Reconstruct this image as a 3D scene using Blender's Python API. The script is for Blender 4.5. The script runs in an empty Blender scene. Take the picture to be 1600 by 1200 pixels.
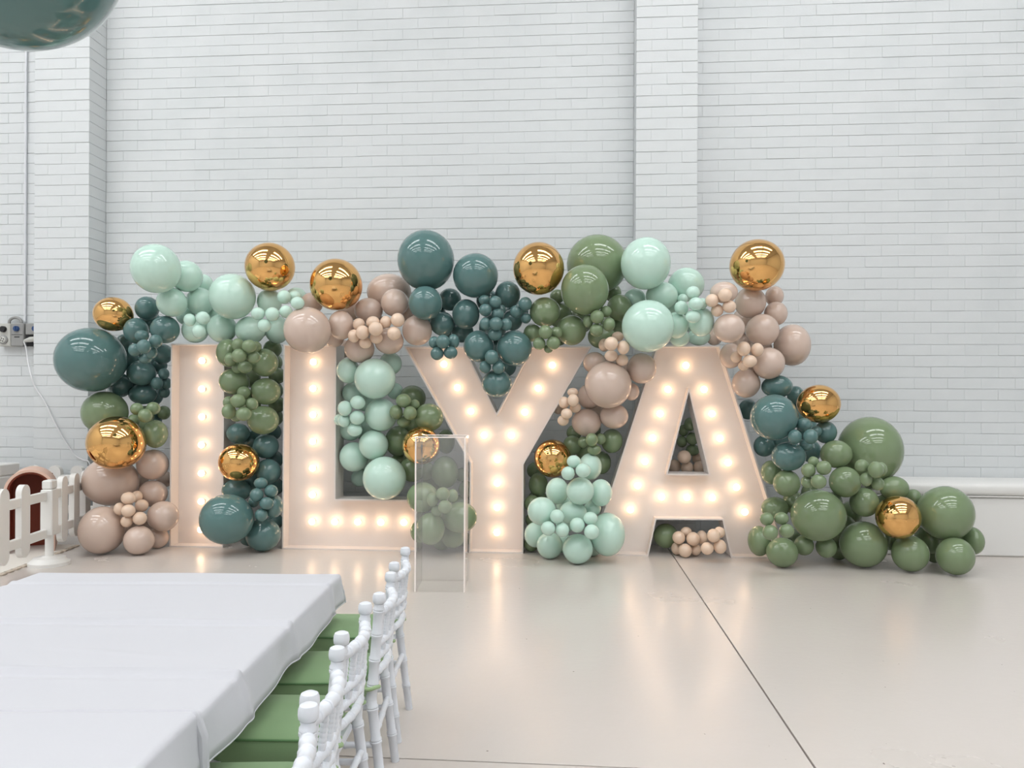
import bpy, math, random
from mathutils import Vector, Matrix
random.seed(7)
S = bpy.context.scene
COL = S.collection
# ------------------------------------------------------------------ camera
F, CX, CY = 1200.0, 800.0, 630.0
CAM_H = 1.08
YAW = math.atan(0.077)
ROLL = 0.0045
cam0 = Vector((0, 0, CAM_H))
fwd = Vector((-math.sin(YAW), math.cos(YAW), 0))
rgt0 = Vector((math.cos(YAW), math.sin(YAW), 0))
up0 = Vector((0, 0, 1))
RGT = rgt0*math.cos(ROLL) + up0*math.sin(ROLL)
UPV = up0*math.cos(ROLL) - rgt0*math.sin(ROLL)
cd = bpy.data.cameras.new('camera')
cam = bpy.data.objects.new('camera', cd); COL.objects.link(cam)
cd.sensor_width = 36; cd.lens = F/1600*36
cd.shift_y = (CY-600)/1600
cd.clip_start = 0.05
CAMROT = Matrix((RGT, UPV, -fwd)).transposed()
cam.matrix_world = Matrix.Translation(cam0) @ CAMROT.to_4x4()
S.camera = cam
# ------------------------------------------------------------------ world and exposure
w = bpy.data.worlds.new('world'); S.world = w; w.use_nodes = True
w.node_tree.nodes['Background'].inputs[0].default_value = (0.8, 0.88, 1, 1)
w.node_tree.nodes['Background'].inputs[1].default_value = 0.3
vs = S.view_settings
vs.view_transform = 'Standard'; vs.look = 'None'; vs.gamma = 1; vs.use_curve_mapping = False
vs.exposure = 0.0
LAMP_STRENGTH = 8.8
BULB_STRENGTH = 9.0

# ------------------------------------------------------------------ pixel helpers
def ray(px, py):
    return fwd + RGT*((px-CX)/F) + UPV*((CY-py)/F)
def atY(px, py, Y):
    D = ray(px, py); return cam0 + D*(Y/D.y)
def atD(px, py, d):
    return cam0 + ray(px, py)*d
def onZ(px, py, z):
    D = ray(px, py); return cam0 + D*((z-CAM_H)/D.z)
def C(xc, d, z=0.0):                      # camera-aligned ground frame (metres right of, ahead of the camera)
    p = rgt0*xc + fwd*d
    return Vector((p.x, p.y, z))

# ------------------------------------------------------------------ materials
def srgb(r, g, b):
    f = lambda c: ((c/255)/12.92 if c/255 <= 0.04045 else ((c/255+0.055)/1.055)**2.4)
    return (f(r), f(g), f(b), 1)
MATS = {}
def mat(name, col, rough=0.5, metal=0.0, spec=0.5, emit=None, estr=0.0, noise=None, bump=None, coat=0.0, sss=0.0, sheen=0.0):
    m = bpy.data.materials.new(name); m.use_nodes = True
    nt = m.node_tree; b = nt.nodes['Principled BSDF']
    b.inputs['Base Color'].default_value = col
    b.inputs['Roughness'].default_value = rough
    b.inputs['Metallic'].default_value = metal
    b.inputs['Specular IOR Level'].default_value = spec
    b.inputs['Coat Weight'].default_value = coat
    b.inputs['Coat Roughness'].default_value = 0.08
    if sheen: b.inputs['Sheen Weight'].default_value = sheen
    if emit:
        b.inputs['Emission Color'].default_value = emit
        b.inputs['Emission Strength'].default_value = estr
    tc = nt.nodes.new('ShaderNodeTexCoord')
    if noise:                                   # (scale, colour2, low, high)
        sc, c2, lo, hi = noise
        n = nt.nodes.new('ShaderNodeTexNoise'); n.inputs['Scale'].default_value = sc; n.inputs['Detail'].default_value = 5
        r = nt.nodes.new('ShaderNodeMapRange'); r.inputs[1].default_value = lo; r.inputs[2].default_value = hi
        mx = nt.nodes.new('ShaderNodeMix'); mx.data_type = 'RGBA'
        mx.inputs[6].default_value = col; mx.inputs[7].default_value = c2
        nt.links.new(tc.outputs['Object'], n.inputs['Vector']); nt.links.new(n.outputs[0], r.inputs[0])
        nt.links.new(r.outputs[0], mx.inputs[0]); nt.links.new(mx.outputs[2], b.inputs['Base Color'])
    if bump:                                    # (scale, strength, distance)
        n2 = nt.nodes.new('ShaderNodeTexNoise'); n2.inputs['Scale'].default_value = bump[0]; n2.inputs['Detail'].default_value = 4
        bp = nt.nodes.new('ShaderNodeBump'); bp.inputs['Strength'].default_value = bump[1]; bp.inputs['Distance'].default_value = bump[2]
        nt.links.new(tc.outputs['Object'], n2.inputs['Vector']); nt.links.new(n2.outputs[0], bp.inputs['Height'])
        nt.links.new(bp.outputs[0], b.inputs['Normal'])
    MATS[name] = m
    return m

mat('brick_paint', srgb(216, 219, 220), 0.45, noise=(3.0, srgb(209, 213, 214), 0.35, 0.7), bump=(60, 0.25, 0.004))
mat('mortar_paint', srgb(212, 215, 217), 0.6, noise=(9.0, srgb(96, 98, 100), 0.76, 0.8), bump=(40, 0.3, 0.004))
mat('plaster', srgb(222, 224, 226), 0.7)
mat('ceiling_sheet', srgb(206, 208, 210), 0.7)
mat('joint_dark', srgb(70, 66, 62), 0.8)
mat('balloon_teal', srgb(88, 121, 119), 0.075, spec=0.6)
mat('balloon_sage', srgb(124, 143, 108), 0.075, spec=0.6)
mat('balloon_mint', srgb(196, 226, 212), 0.075, spec=0.6)
mat('balloon_nude', srgb(208, 186, 172), 0.075, spec=0.6)
mat('balloon_blush', srgb(230, 203, 180), 0.075, spec=0.6)
mat('balloon_gold', srgb(236, 184, 116), 0.07, metal=1.0)
mat('letter_white', srgb(232, 224, 219), 0.45, spec=0.4)
mat('socket_brass', srgb(190, 185, 175), 0.4)
mat('bulb_glass', srgb(255, 240, 220), 0.3, emit=(1.0, 0.66, 0.40, 1), estr=BULB_STRENGTH)
mat('lamp_tube', (1, 1, 1, 1), 0.4, emit=(0.97, 0.99, 1.0, 1), estr=LAMP_STRENGTH)
mat('white_plastic', srgb(232, 230, 226), 0.35)
mat('chair_resin', srgb(226, 229, 235), 0.32)
mat('cushion_green', srgb(134, 164, 120), 0.75, bump=(300, 0.15, 0.001), sheen=0.1)
mat('cushion_piping', srgb(92, 132, 84), 0.7)
mat('tie_green', srgb(158, 182, 138), 0.75)
mat('cloth_white', srgb(200, 200, 205), 0.8, bump=(14, 0.18, 0.006), sheen=0.15)
mat('steel_grey', srgb(120, 122, 126), 0.4, metal=0.6)
mat('pink_foam', srgb(226, 190, 172), 0.55)
mat('terracotta_foam', srgb(132, 54, 30), 0.6)
mat('mat_foam', srgb(232, 226, 217), 0.8)
mat('mat_edge', srgb(206, 192, 176), 0.8)
mat('bench_vinyl', srgb(232, 231, 228), 0.42, bump=(6, 0.1, 0.01))
mat('grey_box', srgb(150, 150, 148), 0.45)
mat('light_grey_box', srgb(196, 196, 190), 0.45)
mat('blue_knob', srgb(42, 72, 120), 0.35)
mat('black_plastic', srgb(24, 24, 26), 0.4)
mat('white_cable', srgb(226, 226, 228), 0.4)
mat('conduit_paint', srgb(222, 224, 228), 0.5)
mat('cord_clear', srgb(210, 210, 210), 0.5)
mat('acrylic_edge', srgb(250, 240, 234), 0.15, spec=0.8)

# floor: glossy sealed concrete paint
m = mat('floor_paint', srgb(204, 199, 192), 0.2, spec=0.6)
nt = m.node_tree; b = nt.nodes['Principled BSDF']
tc = nt.nodes.new('ShaderNodeTexCoord')
n1 = nt.nodes.new('ShaderNodeTexNoise'); n1.inputs['Scale'].default_value = 1.3; n1.inputs['Detail'].default_value = 6
mx = nt.nodes.new('ShaderNodeMix'); mx.data_type = 'RGBA'
mx.inputs[6].default_value = srgb(214, 206, 200); mx.inputs[7].default_value = srgb(203, 195, 188)
sp = nt.nodes.new('ShaderNodeTexNoise'); sp.inputs['Scale'].default_value = 42; sp.inputs['Detail'].default_value = 2
rs = nt.nodes.new('ShaderNodeMapRange'); rs.inputs[1].default_value = 0.765; rs.inputs[2].default_value = 0.79
mx2 = nt.nodes.new('ShaderNodeMix'); mx2.data_type = 'RGBA'; mx2.inputs[7].default_value = srgb(110, 100, 92)
rr = nt.nodes.new('ShaderNodeMapRange'); rr.inputs[1].default_value = 0.3; rr.inputs[2].default_value = 0.7; rr.inputs[3].default_value = 0.18; rr.inputs[4].default_value = 0.29
bn = nt.nodes.new('ShaderNodeTexNoise'); bn.inputs['Scale'].default_value = 28; bn.inputs['Detail'].default_value = 4
bp = nt.nodes.new('ShaderNodeBump'); bp.inputs['Strength'].default_value = 0.16; bp.inputs['Distance'].default_value = 0.004
for s_, d_ in ((tc.outputs['Object'], n1.inputs['Vector']), (tc.outputs['Object'], sp.inputs['Vector']), (tc.outputs['Object'], bn.inputs['Vector']),
               (n1.outputs[0], mx.inputs[0]), (mx.outputs[2], mx2.inputs[6]), (sp.outputs[0], rs.inputs[0]), (rs.outputs[0], mx2.inputs[0]),
               (mx2.outputs[2], b.inputs['Base Color']), (n1.outputs[0], rr.inputs[0]), (rr.outputs[0], b.inputs['Roughness']),
               (bn.outputs[0], bp.inputs['Height']), (bp.outputs[0], b.inputs['Normal'])):
    nt.links.new(s_, d_)

# clear acrylic: thin sheet, mostly see-through, fresnel gloss, slight haze
m = bpy.data.materials.new('acrylic'); m.use_nodes = True; MATS['acrylic'] = m
nt = m.node_tree; nt.nodes.remove(nt.nodes['Principled BSDF']); out = nt.nodes['Material Output']
tr = nt.nodes.new('ShaderNodeBsdfTransparent'); tr.inputs[0].default_value = (0.995, 0.995, 0.995, 1)
gl = nt.nodes.new('ShaderNodeBsdfGlossy'); gl.inputs[1].default_value = 0.04
df = nt.nodes.new('ShaderNodeBsdfDiffuse'); df.inputs[0].default_value = (0.95, 0.94, 0.93, 1)
fr = nt.nodes.new('ShaderNodeFresnel'); fr.inputs[0].default_value = 1.35
a1 = nt.nodes.new('ShaderNodeMixShader'); a1.inputs[0].default_value = 0.05
a2 = nt.nodes.new('ShaderNodeMixShader')
nt.links.new(tr.outputs[0], a1.inputs[1]); nt.links.new(df.outputs[0], a1.inputs[2])
gm = nt.nodes.new('ShaderNodeNewGeometry'); sb1 = nt.nodes.new('ShaderNodeMath'); sb1.operation = 'SUBTRACT'; sb1.inputs[0].default_value = 1.0
ml = nt.nodes.new('ShaderNodeMath'); ml.operation = 'MULTIPLY'
nt.links.new(gm.outputs['Backfacing'], sb1.inputs[1]); nt.links.new(sb1.outputs[0], ml.inputs[0]); nt.links.new(fr.outputs[0], ml.inputs[1]); nt.links.new(ml.outputs[0], a2.inputs[0]); nt.links.new(a1.outputs[0], a2.inputs[1]); nt.links.new(gl.outputs[0], a2.inputs[2])
nt.links.new(a2.outputs[0], out.inputs[0])

# ------------------------------------------------------------------ mesh helpers
class MB:
    def __init__(s): s.v = []; s.f = []
    def add(s, vs, fs):
        o = len(s.v); s.v += [tuple(v) for v in vs]; s.f += [tuple(i+o for i in f) for f in fs]; return s
    def box(s, x0, x1, y0, y1, z0, z1, bev=0.0, M=None):
        if bev <= 0:
            v = [(x, y, z) for x in (x0, x1) for y in (y0, y1) for z in (z0, z1)]
            f = [(0, 1, 3, 2), (4, 6, 7, 5), (0, 4, 5, 1), (2, 3, 7, 6), (0, 2, 6, 4), (1, 5, 7, 3)]
        else:
            c = ((x0+x1)/2, (y0+y1)/2, (z0+z1)/2); h = ((x1-x0)/2, (y1-y0)/2, (z1-z0)/2)
            v = []; idx = {}
            for sx in (-1, 1):
                for sy in (-1, 1):
                    for sz in (-1, 1):
                        for ax in range(3):
                            p = [sx*h[0], sy*h[1], sz*h[2]]
                            for k in range(3):
                                if k != ax: p[k] -= (sx, sy, sz)[k]*bev
                            idx[(sx, sy, sz, ax)] = len(v)
                            v.append((c[0]+p[0], c[1]+p[1], c[2]+p[2]))
            f = []
            g = lambda a, b_, c_, ax: idx[(a, b_, c_, ax)]
            for sg in (-1, 1):
                q = [g(sg, -1, -1, 0), g(sg, 1, -1, 0), g(sg, 1, 1, 0), g(sg, -1, 1, 0)]; f.append(q if sg > 0 else q[::-1])
                q = [g(-1, sg, -1, 1), g(-1, sg, 1, 1), g(1, sg, 1, 1), g(1, sg, -1, 1)]; f.append(q if sg > 0 else q[::-1])
                q = [g(-1, -1, sg, 2), g(1, -1, sg, 2), g(1, 1, sg, 2), g(-1, 1, sg, 2)]; f.append(q if sg > 0 else q[::-1])
            for a in (-1, 1):
                for b_ in (-1, 1):
                    q = [g(a, b_, -1, 0), g(a, b_, 1, 0), g(a, b_, 1, 1), g(a, b_, -1, 1)]; f.append(q if a*b_ < 0 else q[::-1])
                    q = [g(a, -1, b_, 0), g(a, 1, b_, 0), g(a, 1, b_, 2), g(a, -1, b_, 2)]; f.append(q if a*b_ > 0 else q[::-1])
                    q = [g(-1, a, b_, 1), g(1, a, b_, 1), g(1, a, b_, 2), g(-1, a, b_, 2)]; f.append(q if a*b_ < 0 else q[::-1])
                    for c_ in (-1, 1):
                        q = [g(a, b_, c_, 0), g(a, b_, c_, 1), g(a, b_, c_, 2)]; f.append(q if a*b_*c_ > 0 else q[::-1])
        if M is not None: v = [M @ Vector(p) for p in v]
        return s.add(v, f)
    def tube(s, pts, rad, seg=10, cap=True):
        pts = [Vector(p) for p in pts]; n = len(pts)
        if not isinstance(rad, (list, tuple)): rad = [rad]*n
        vs = []; prev = None
        for i, p in enumerate(pts):
            t = (pts[min(i+1, n-1)] - pts[max(i-1, 0)])
            if t.length < 1e-9: t = Vector((0, 0, 1))
            t.normalize()
            a = prev if prev is not None else (Vector((1, 0, 0)) if abs(t.x) < 0.9 else Vector((0, 1, 0)))
            a = (a - t*a.dot(t)); a.normalize(); prev = a
            b_ = t.cross(a)
            for k in range(seg):
                an = 2*math.pi*k/seg
                vs.append(p + (a*math.cos(an) + b_*math.sin(an))*rad[i])
        fs = []
        for i in range(n-1):
            for k in range(seg):
                k2 = (k+1) % seg
                fs.append((i*seg+k, i*seg+k2, (i+1)*seg+k2, (i+1)*seg+k))
        if cap:
            fs.append(tuple(range(seg))[::-1]); fs.append(tuple((n-1)*seg+k for k in range(seg)))
        return s.add(vs, fs)
    def lathe(s, prof, seg=24, M=None):
        vs = []; fs = []
        for r, z in prof:
            for k in range(seg):
                an = 2*math.pi*k/seg; vs.append(Vector((r*math.cos(an), r*math.sin(an), z)))
        n = len(prof)
        for i in range(n-1):
            for k in range(seg):
                k2 = (k+1) % seg; fs.append((i*seg+k, i*seg+k2, (i+1)*seg+k2, (i+1)*seg+k))
        fs.append(tuple(range(seg))[::-1]); fs.append(tuple((n-1)*seg+k for k in range(seg)))
        if M is not None: vs = [M @ v for v in vs]
        return s.add(vs, fs)
    def prism(s, poly, y0, y1):                    # polygon in (x, z), extruded along y
        n = len(poly)
        vs = [(x, y0, z) for x, z in poly] + [(x, y1, z) for x, z in poly]
        fs = [tuple(range(n)), tuple(range(2*n-1, n-1, -1))]
        for i in range(n):
            j = (i+1) % n; fs.append((i, i+n, j+n, j))
        return s.add(vs, fs)
    def mesh(s, name, material=None, smooth=40):
        me = bpy.data.meshes.new(name); me.from_pydata(s.v, [], s.f)
        if material: me.materials.append(MATS[material])
        me.validate()
        if smooth:
            me.shade_smooth(); me.set_sharp_from_angle(angle=math.radians(smooth))
        return me
    def build(s, name, material, parent=None, smooth=40, fix=False):
        me = s.mesh(name, material, smooth)
        if fix:
            import bmesh
            bm = bmesh.new(); bm.from_mesh(me); bmesh.ops.recalc_face_normals(bm, faces=bm.faces); bm.to_mesh(me); bm.free()
        return link(name, me, parent)
def link(name, me, parent=None):
    o = bpy.data.objects.new(name, me); COL.objects.link(o)
    if parent: o.parent = parent
    return o
def tag(o, label=None, cat=None, group=None, kind=None):
    if label: o['label'] = label
    if cat: o['category'] = cat
    if group: o['group'] = group
    if kind: o['kind'] = kind
    return o
def thing(name, label, cat, loc=(0, 0, 0), rz=0, group=None):
    o = bpy.data.objects.new(name, None); COL.objects.link(o)
    o.empty_display_size = 0.1; o.location = loc; o.rotation_euler = (0, 0, rz)
    return tag(o, label, cat, group)
def copy_tree(o, parent=None):
    c = o.copy(); COL.objects.link(c); c.parent = parent
    for ch in o.children: copy_tree(ch, c)
    return c
def bamboo(p0, p1, r, nodes=(), seg=12, bow=None, taper=1.0, tips=None):
    """straight or bowed cane: tube with ring bumps at the fractions in nodes"""
    p0 = Vector(p0); p1 = Vector(p1); L = (p1-p0).length
    ts = {0.0: 1, 1.0: 1}
    if bow:
        for i in range(1, 12): ts[i/12] = 1
    for n in nodes:
        e = 0.0035/L
        for dt, k in ((-2.6, 1), (-1.6, 1.16), (-0.6, 1.17), (0, 1.03), (0.6, 1.17), (1.6, 1.16), (2.6, 1)):
            ts[min(1, max(0, n+dt*e))] = k
    pts = []; rad = []
    for t in sorted(ts):
        p = p0.lerp(p1, t)
        if bow: p = p + Vector(bow)*(4*t*(1-t))
        pts.append(p); rad.append(r*ts[t]*(1+(taper-1)*t))
    return MB().tube(pts, rad, seg)

# ------------------------------------------------------------------ the room
Y_BAY, Y_PIL, Z_TOP = 6.18, 5.95, 6.5
XL, XR, YB = -9.0, 9.0, -8.0
PL0, PL1 = atY(52, 630, Y_PIL).x, atY(137.5, 630, Y_PIL).x
PR0, PR1 = atY(992, 630, Y_PIL).x, atY(1088, 630, Y_PIL).x
JX, JY = 0.728, 2.30
fl = MB().box(XL, XR, YB, Y_BAY+0.1, -0.2, -0.02).build('floor', 'joint_dark', smooth=0)
tag(fl, 'pale glossy sealed concrete floor with thin dark saw cut joints', 'floor', kind='structure')
g = 0.0035
xs = [XL, JX-5.2, JX, JX+5.2, XR]; ys = [YB, JY-5.2, JY, Y_BAY]
for i in range(len(xs)-1):
    for j in range(len(ys)-1):
        MB().box(xs[i]+g, xs[i+1]-g, ys[j]+g, ys[j+1]-g*(j < 2), -0.02, 0.0, 0.001).build('slab', 'floor_paint', fl, smooth=0)
c = MB().box(XL, XR, YB, Y_BAY+0.1, Z_TOP, Z_TOP+0.1).build('ceiling', 'ceiling_sheet', smooth=0)
tag(c, 'pale high warehouse ceiling carrying rows of strip lights', 'ceiling', kind='structure')
for nm, a, lab in (('wall_left', (XL-0.1, XL, YB, Y_BAY), 'plain white side wall beyond the play area'),
              ('wall_right', (XR, XR+0.1, YB, Y_BAY), 'plain white side wall beyond the upholstered bench'),
              ('wall_front', (XL, XR, YB-0.1, YB), 'plain white wall facing the brick wall')):
    tag(MB().box(a[0], a[1], a[2], a[3], 0, Z_TOP).build(nm, 'plaster', smooth=0), lab, 'wall', kind='structure')

CH, BL = 0.086, 0.25
brick_cache = {}
def brick_mesh(L, depth):
    k = (round(L, 3), depth)
    if k not in brick_cache:
        brick_cache[k] = MB().box(0.0001, L-0.0001, 0, depth, 0.002, CH-0.002, 0.0016).mesh('brick', 'brick_paint', smooth=0)
    return brick_cache[k]
def brick_wall(name, label, x0, x1, yf, depth, rows, ztop, zmin_vis):
    """rows(course) -> list of (start, length). The 300 bricks that show largest are parts, the rest one joined part."""
    ins = 0.004 if depth > 0.1 else 0.0
    base = MB().box(x0+ins, x1-ins, yf+0.0042, yf+depth+0.15, 0, ztop).build(name, 'mortar_paint', smooth=0)
    tag(base, label, 'wall', kind='structure')
    bricks = []
    n = int(ztop/CH)
    for r in range(n):
        for sx, L in rows(r): bricks.append((sx, r*CH, L))
    def rank(bk):
        p = Vector((bk[0]+bk[2]/2, yf, bk[1]+CH/2))-cam0
        d = p.dot(fwd); px = CX+F*p.dot(RGT)/d; py = CY-F*p.dot(UPV)/d
        vis = -30 < px < 1630 and -10 < py < 890 and bk[1] > zmin_vis
        return (0 if vis else 1, p.length)
    bricks.sort(key=rank)
    rest = MB()
    bd = min(depth, 0.06) if depth < 0.1 else depth
    for i, (sx, z, L) in enumerate(bricks):
        dy = random.uniform(-0.0016, 0.0016)
        if i < 300 and rank((sx, z, L))[0] == 0:
            o = link('brick', brick_mesh(L, bd), base)
            o.location = (sx, yf+dy, z+random.uniform(-0.0008, 0.0008)); o.rotation_euler = (0, random.uniform(-0.002, 0.002), random.uniform(-0.004, 0.004))
        else:
            rest.box(sx+0.0001, sx+L-0.0001, yf+dy, yf+dy+bd, z+0.002, z+CH-0.002, 0.0016)
    if rest.v:
        tag(rest.build('brick', 'brick_paint', base, smooth=0), kind='stuff')
    return base
def running(x0, x1, ph):
    def rows(r):
        out = []; x = x0 - ((ph + (r % 2)*BL/2) % BL)
        while x < x1-0.005:
            a, b_ = max(x, x0), min(x+BL, x1)
            if b_-a > 0.02: out.append((a, b_-a))
            x += BL
        return out
    return rows
def pier(x0, x1):
    W = x1-x0
    def rows(r):
        return [(x0, W/2), (x0+W/2, W/2)] if r % 2 else [(x0, W/4), (x0+W/4, W/2), (x0+W*3/4, W/4)]
    return rows
brick_wall('wall_back_left', 'white painted brick bay behind the grey power sockets', XL, PL0, Y_BAY, 0.05, running(XL, PL0, 0.03), Z_TOP, 0.3)
brick_wall('wall_back_center', 'white painted brick bay behind the balloon garland and letters', PL1, PR0, Y_BAY, 0.05, running(PL1, PR0, 0.1), Z_TOP, 1.55)
brick_wall('wall_back_right', 'white painted brick bay above the white upholstered bench', PR1, XR, Y_BAY, 0.05, running(PR1, XR, 0.05), Z_TOP, 0.5)
brick_wall('wall_pier_left', 'white painted brick pier beside the grey power sockets', PL0, PL1, Y_PIL, 0.23, pier(PL0, PL1), Z_TOP, 0.2)
brick_wall('wall_pier_right', 'white painted brick pier rising behind the letter A', PR0, PR1, Y_PIL, 0.23, pier(PR0, PR1), Z_TOP, 1.5)

# wide ceiling light panels: rows parallel to the brick wall with a gap in the middle
def light_panel():
    t = thing('light_panel', 'x', 'light', group='light panels on the ceiling')
    MB().box(-1.48, 1.48, -0.32, 0.32, -0.04, 0.0, 0.01).build('housing', 'white_plastic', t, smooth=0)
    MB().box(-1.42, 1.42, -0.28, 0.28, -0.06, -0.0405).build('diffuser', 'lamp_tube', t, smooth=0)
    for sx in (-1, 1): MB().box(sx*1.45-0.028, sx*1.45+0.028, -0.31, 0.31, -0.07, -0.0405, 0.004).build('end_cap', 'white_plastic', t, smooth=0)
    return t
first = None; NTH = ('first', 'second', 'third', 'fourth', 'fifth')
for ri, y in enumerate((3.9, 1.8, -0.3, -2.4, -4.5)):
    for ci, x in enumerate((-6.9, -3.8, 1.0, 4.1)):
        t = first = light_panel() if first is None else copy_tree(first)
        t.location = (x, y, Z_TOP)
        t['label'] = 'white ceiling light panel, %s row from the brick wall, %s from play area side' % (NTH[ri], NTH[ci])

# ------------------------------------------------------------------ marquee letters
YF, TRAY, DEPTH = 5.5, 0.11, 0.20
LET = {
 'I': ([(267, 537), (350.5, 537), (348.5, 857), (264.5, 855.5)], None,
       [(315.6, 563.6), (315.4, 607.7), (315.4, 651.3), (314.7, 695), (314.7, 739.5), (314.3, 783.6), (313.8, 827.5)]),
 'L': ([(443, 538), (525.5, 538), (524, 780), (652, 781), (651.5, 861), (440.5, 858.5)], None,
       [(489.6, 565.6), (489, 607), (489, 648), (488.6, 689.8), (488.5, 731.5), (488, 773), (487.5, 815), (523, 815.3), (559, 815.5), (595, 816), (631, 816.3)]),
 'Y': ([(631, 541), (725, 541), (776, 646), (830, 541), (924, 541), (818, 726), (817.5, 864), (732.5, 863), (734, 724)], None,
       [(693.7, 569), (714.7, 605.6), (735.7, 642.6), (756.4, 680), (863, 570.6), (841, 606.6), (820, 644), (799, 680.5), (777.3, 718), (777, 755), (776.7, 793), (776.3, 832)]),
 'A': ([(1027, 540), (1125, 540), (1231, 870), (1142.5, 869), (1129, 813), (1025.5, 812), (1013, 866.5), (922, 865)],
       [(1076.5, 612), (1107.5, 741), (1043.5, 740)],
       [(1071.6, 571), (1043.8, 608.5), (1031.5, 646.5), (1019.6, 684.4), (1007.7, 721), (996.4, 758.8), (985, 796.5), (1100, 608.5), (1112.4, 646.5), (1125, 685),
        (1137.7, 722.8), (1150.7, 761.4), (1163.7, 800), (1033.7, 776.5), (1073.4, 777), (1112.8, 777.6)]),
}
def to_xz(pts): return [(p.x, p.z) for p in (atY(x, y, YF) for x, y in pts)]
def offset(poly, t):
    """move every edge inwards by t (poly clockwise or counter-clockwise)"""
    n = len(poly); A = sum(poly[i][0]*poly[(i+1) % n][1]-poly[(i+1) % n][0]*poly[i][1] for i in range(n))
    sg = 1 if A > 0 else -1
    out = []
    for i in range(n):
        p0, p1, p2 = Vector(poly[i-1]), Vector(poly[i]), Vector(poly[(i+1) % n])
        e1 = (p1-p0).normalized(); e2 = (p2-p1).normalized()
        n1 = Vector((-e1.y, e1.x))*sg; n2 = Vector((-e2.y, e2.x))*sg
        bis = (n1+n2); k = t/max(0.15, (1+n1.dot(n2)))
        out.append(tuple(p1+bis*k))
    return out
def wall_ring(poly, t, y0, y1, inward=True):
    inn = offset(poly, t if inward else -t); n = len(poly)
    vs = [(x, y0, z) for x, z in poly]+[(x, y1, z) for x, z in poly]+[(x, y0, z) for x, z in inn]+[(x, y1, z) for x, z in inn]
    fs = []
    for i in range(n):
        j = (i+1) % n
        fs += [(i, j, j+n, i+n), (2*n+i, 3*n+i, 3*n+j, 2*n+j), (i, 2*n+i, 2*n+j, j), (n+i, n+j, 3*n+j, 3*n+i)]
    return MB().add(vs, fs)
bulb_me = None
LXZ = {}
for ch in 'ILYA':
    outer, hole, bulbs = LET[ch]
    P = to_xz(outer)
    zmin = min(z for x, z in P)
    P = [(x, 0.0 if z < 0.06 else z) for x, z in P]          # the feet stand on the floor
    LXZ[ch] = P
    cx = sum(p[0] for p in P)/len(P)
    t = thing('marquee_letter', 'white marquee letter %s lit by warm globe bulbs' % ch, 'letter', (cx, YF, 0), group='marquee letters')
    P = [(x-cx, z) for x, z in P]
    wall_ring(P, 0.010, 0, DEPTH).build('rim', 'letter_white', t, smooth=0, fix=True)
    from mathutils.geometry import tessellate_polygon
    loops = [offset(P, 0.0095)]
    H = None
    if hole:
        H = [(x-cx, z) for x, z in to_xz(hole)]
        wall_ring(H, 0.010, 0, DEPTH, inward=False).build('inner_rim', 'letter_white', t, smooth=0, fix=True)
        loops.append(offset(H, -0.0095))
    flat = [p for l in loops for p in l]
    tris = tessellate_polygon([[Vector((x, z, 0)) for x, z in l] for l in loops])
    n = len(flat); mb = MB()
    vs = [(x, TRAY, z) for x, z in flat]+[(x, DEPTH-0.004, z) for x, z in flat]
    fs = []
    for tri in tris:
        a, b_, c_ = [flat[i] for i in tri]
        cr = (b_[0]-a[0])*(c_[1]-a[1])-(b_[1]-a[1])*(c_[0]-a[0])
        tri = tuple(tri) if cr > 0 else tuple(tri)[::-1]
        fs.append(tri); fs.append(tuple(i+n for i in tri[::-1]))
    mb.add(vs, fs); mb.build('face_panel', 'letter_white', t, smooth=0)
    for bx, by in bulbs:
        p = atY(bx, by, YF+TRAY-0.038)
        if bulb_me is None:
            prof = [(0.006, 0.034)]+[(0.0245*math.sin(a), 0.0245*math.cos(a)) for a in [0.35+i*(math.pi-0.75)/9 for i in range(10)]]
            prof = [(0.0245*math.sin(a), -0.0245*math.cos(a)) for a in [0.12+i*(math.pi-0.55)/9 for i in range(10)]]+[(0.0115, 0.024)]
            M = Matrix.Rotation(-math.pi/2, 4, 'X')          # +z of the profile points into the letter (+y)
            bulb_me = MB().lathe(prof, 14, M).mesh('bulb', 'bulb_glass')
            sock_me = MB().lathe([(0.013, 0.022), (0.0155, 0.024), (0.0155, 0.034), (0.019, 0.035), (0.019, 0.0385)], 14, M).mesh('bulb_socket', 'socket_brass')
        bo = link('bulb', bulb_me, t); bo.location = (p.x-cx, p.y-YF, p.z)
        so = link('bulb_socket', sock_me, bo)

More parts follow.
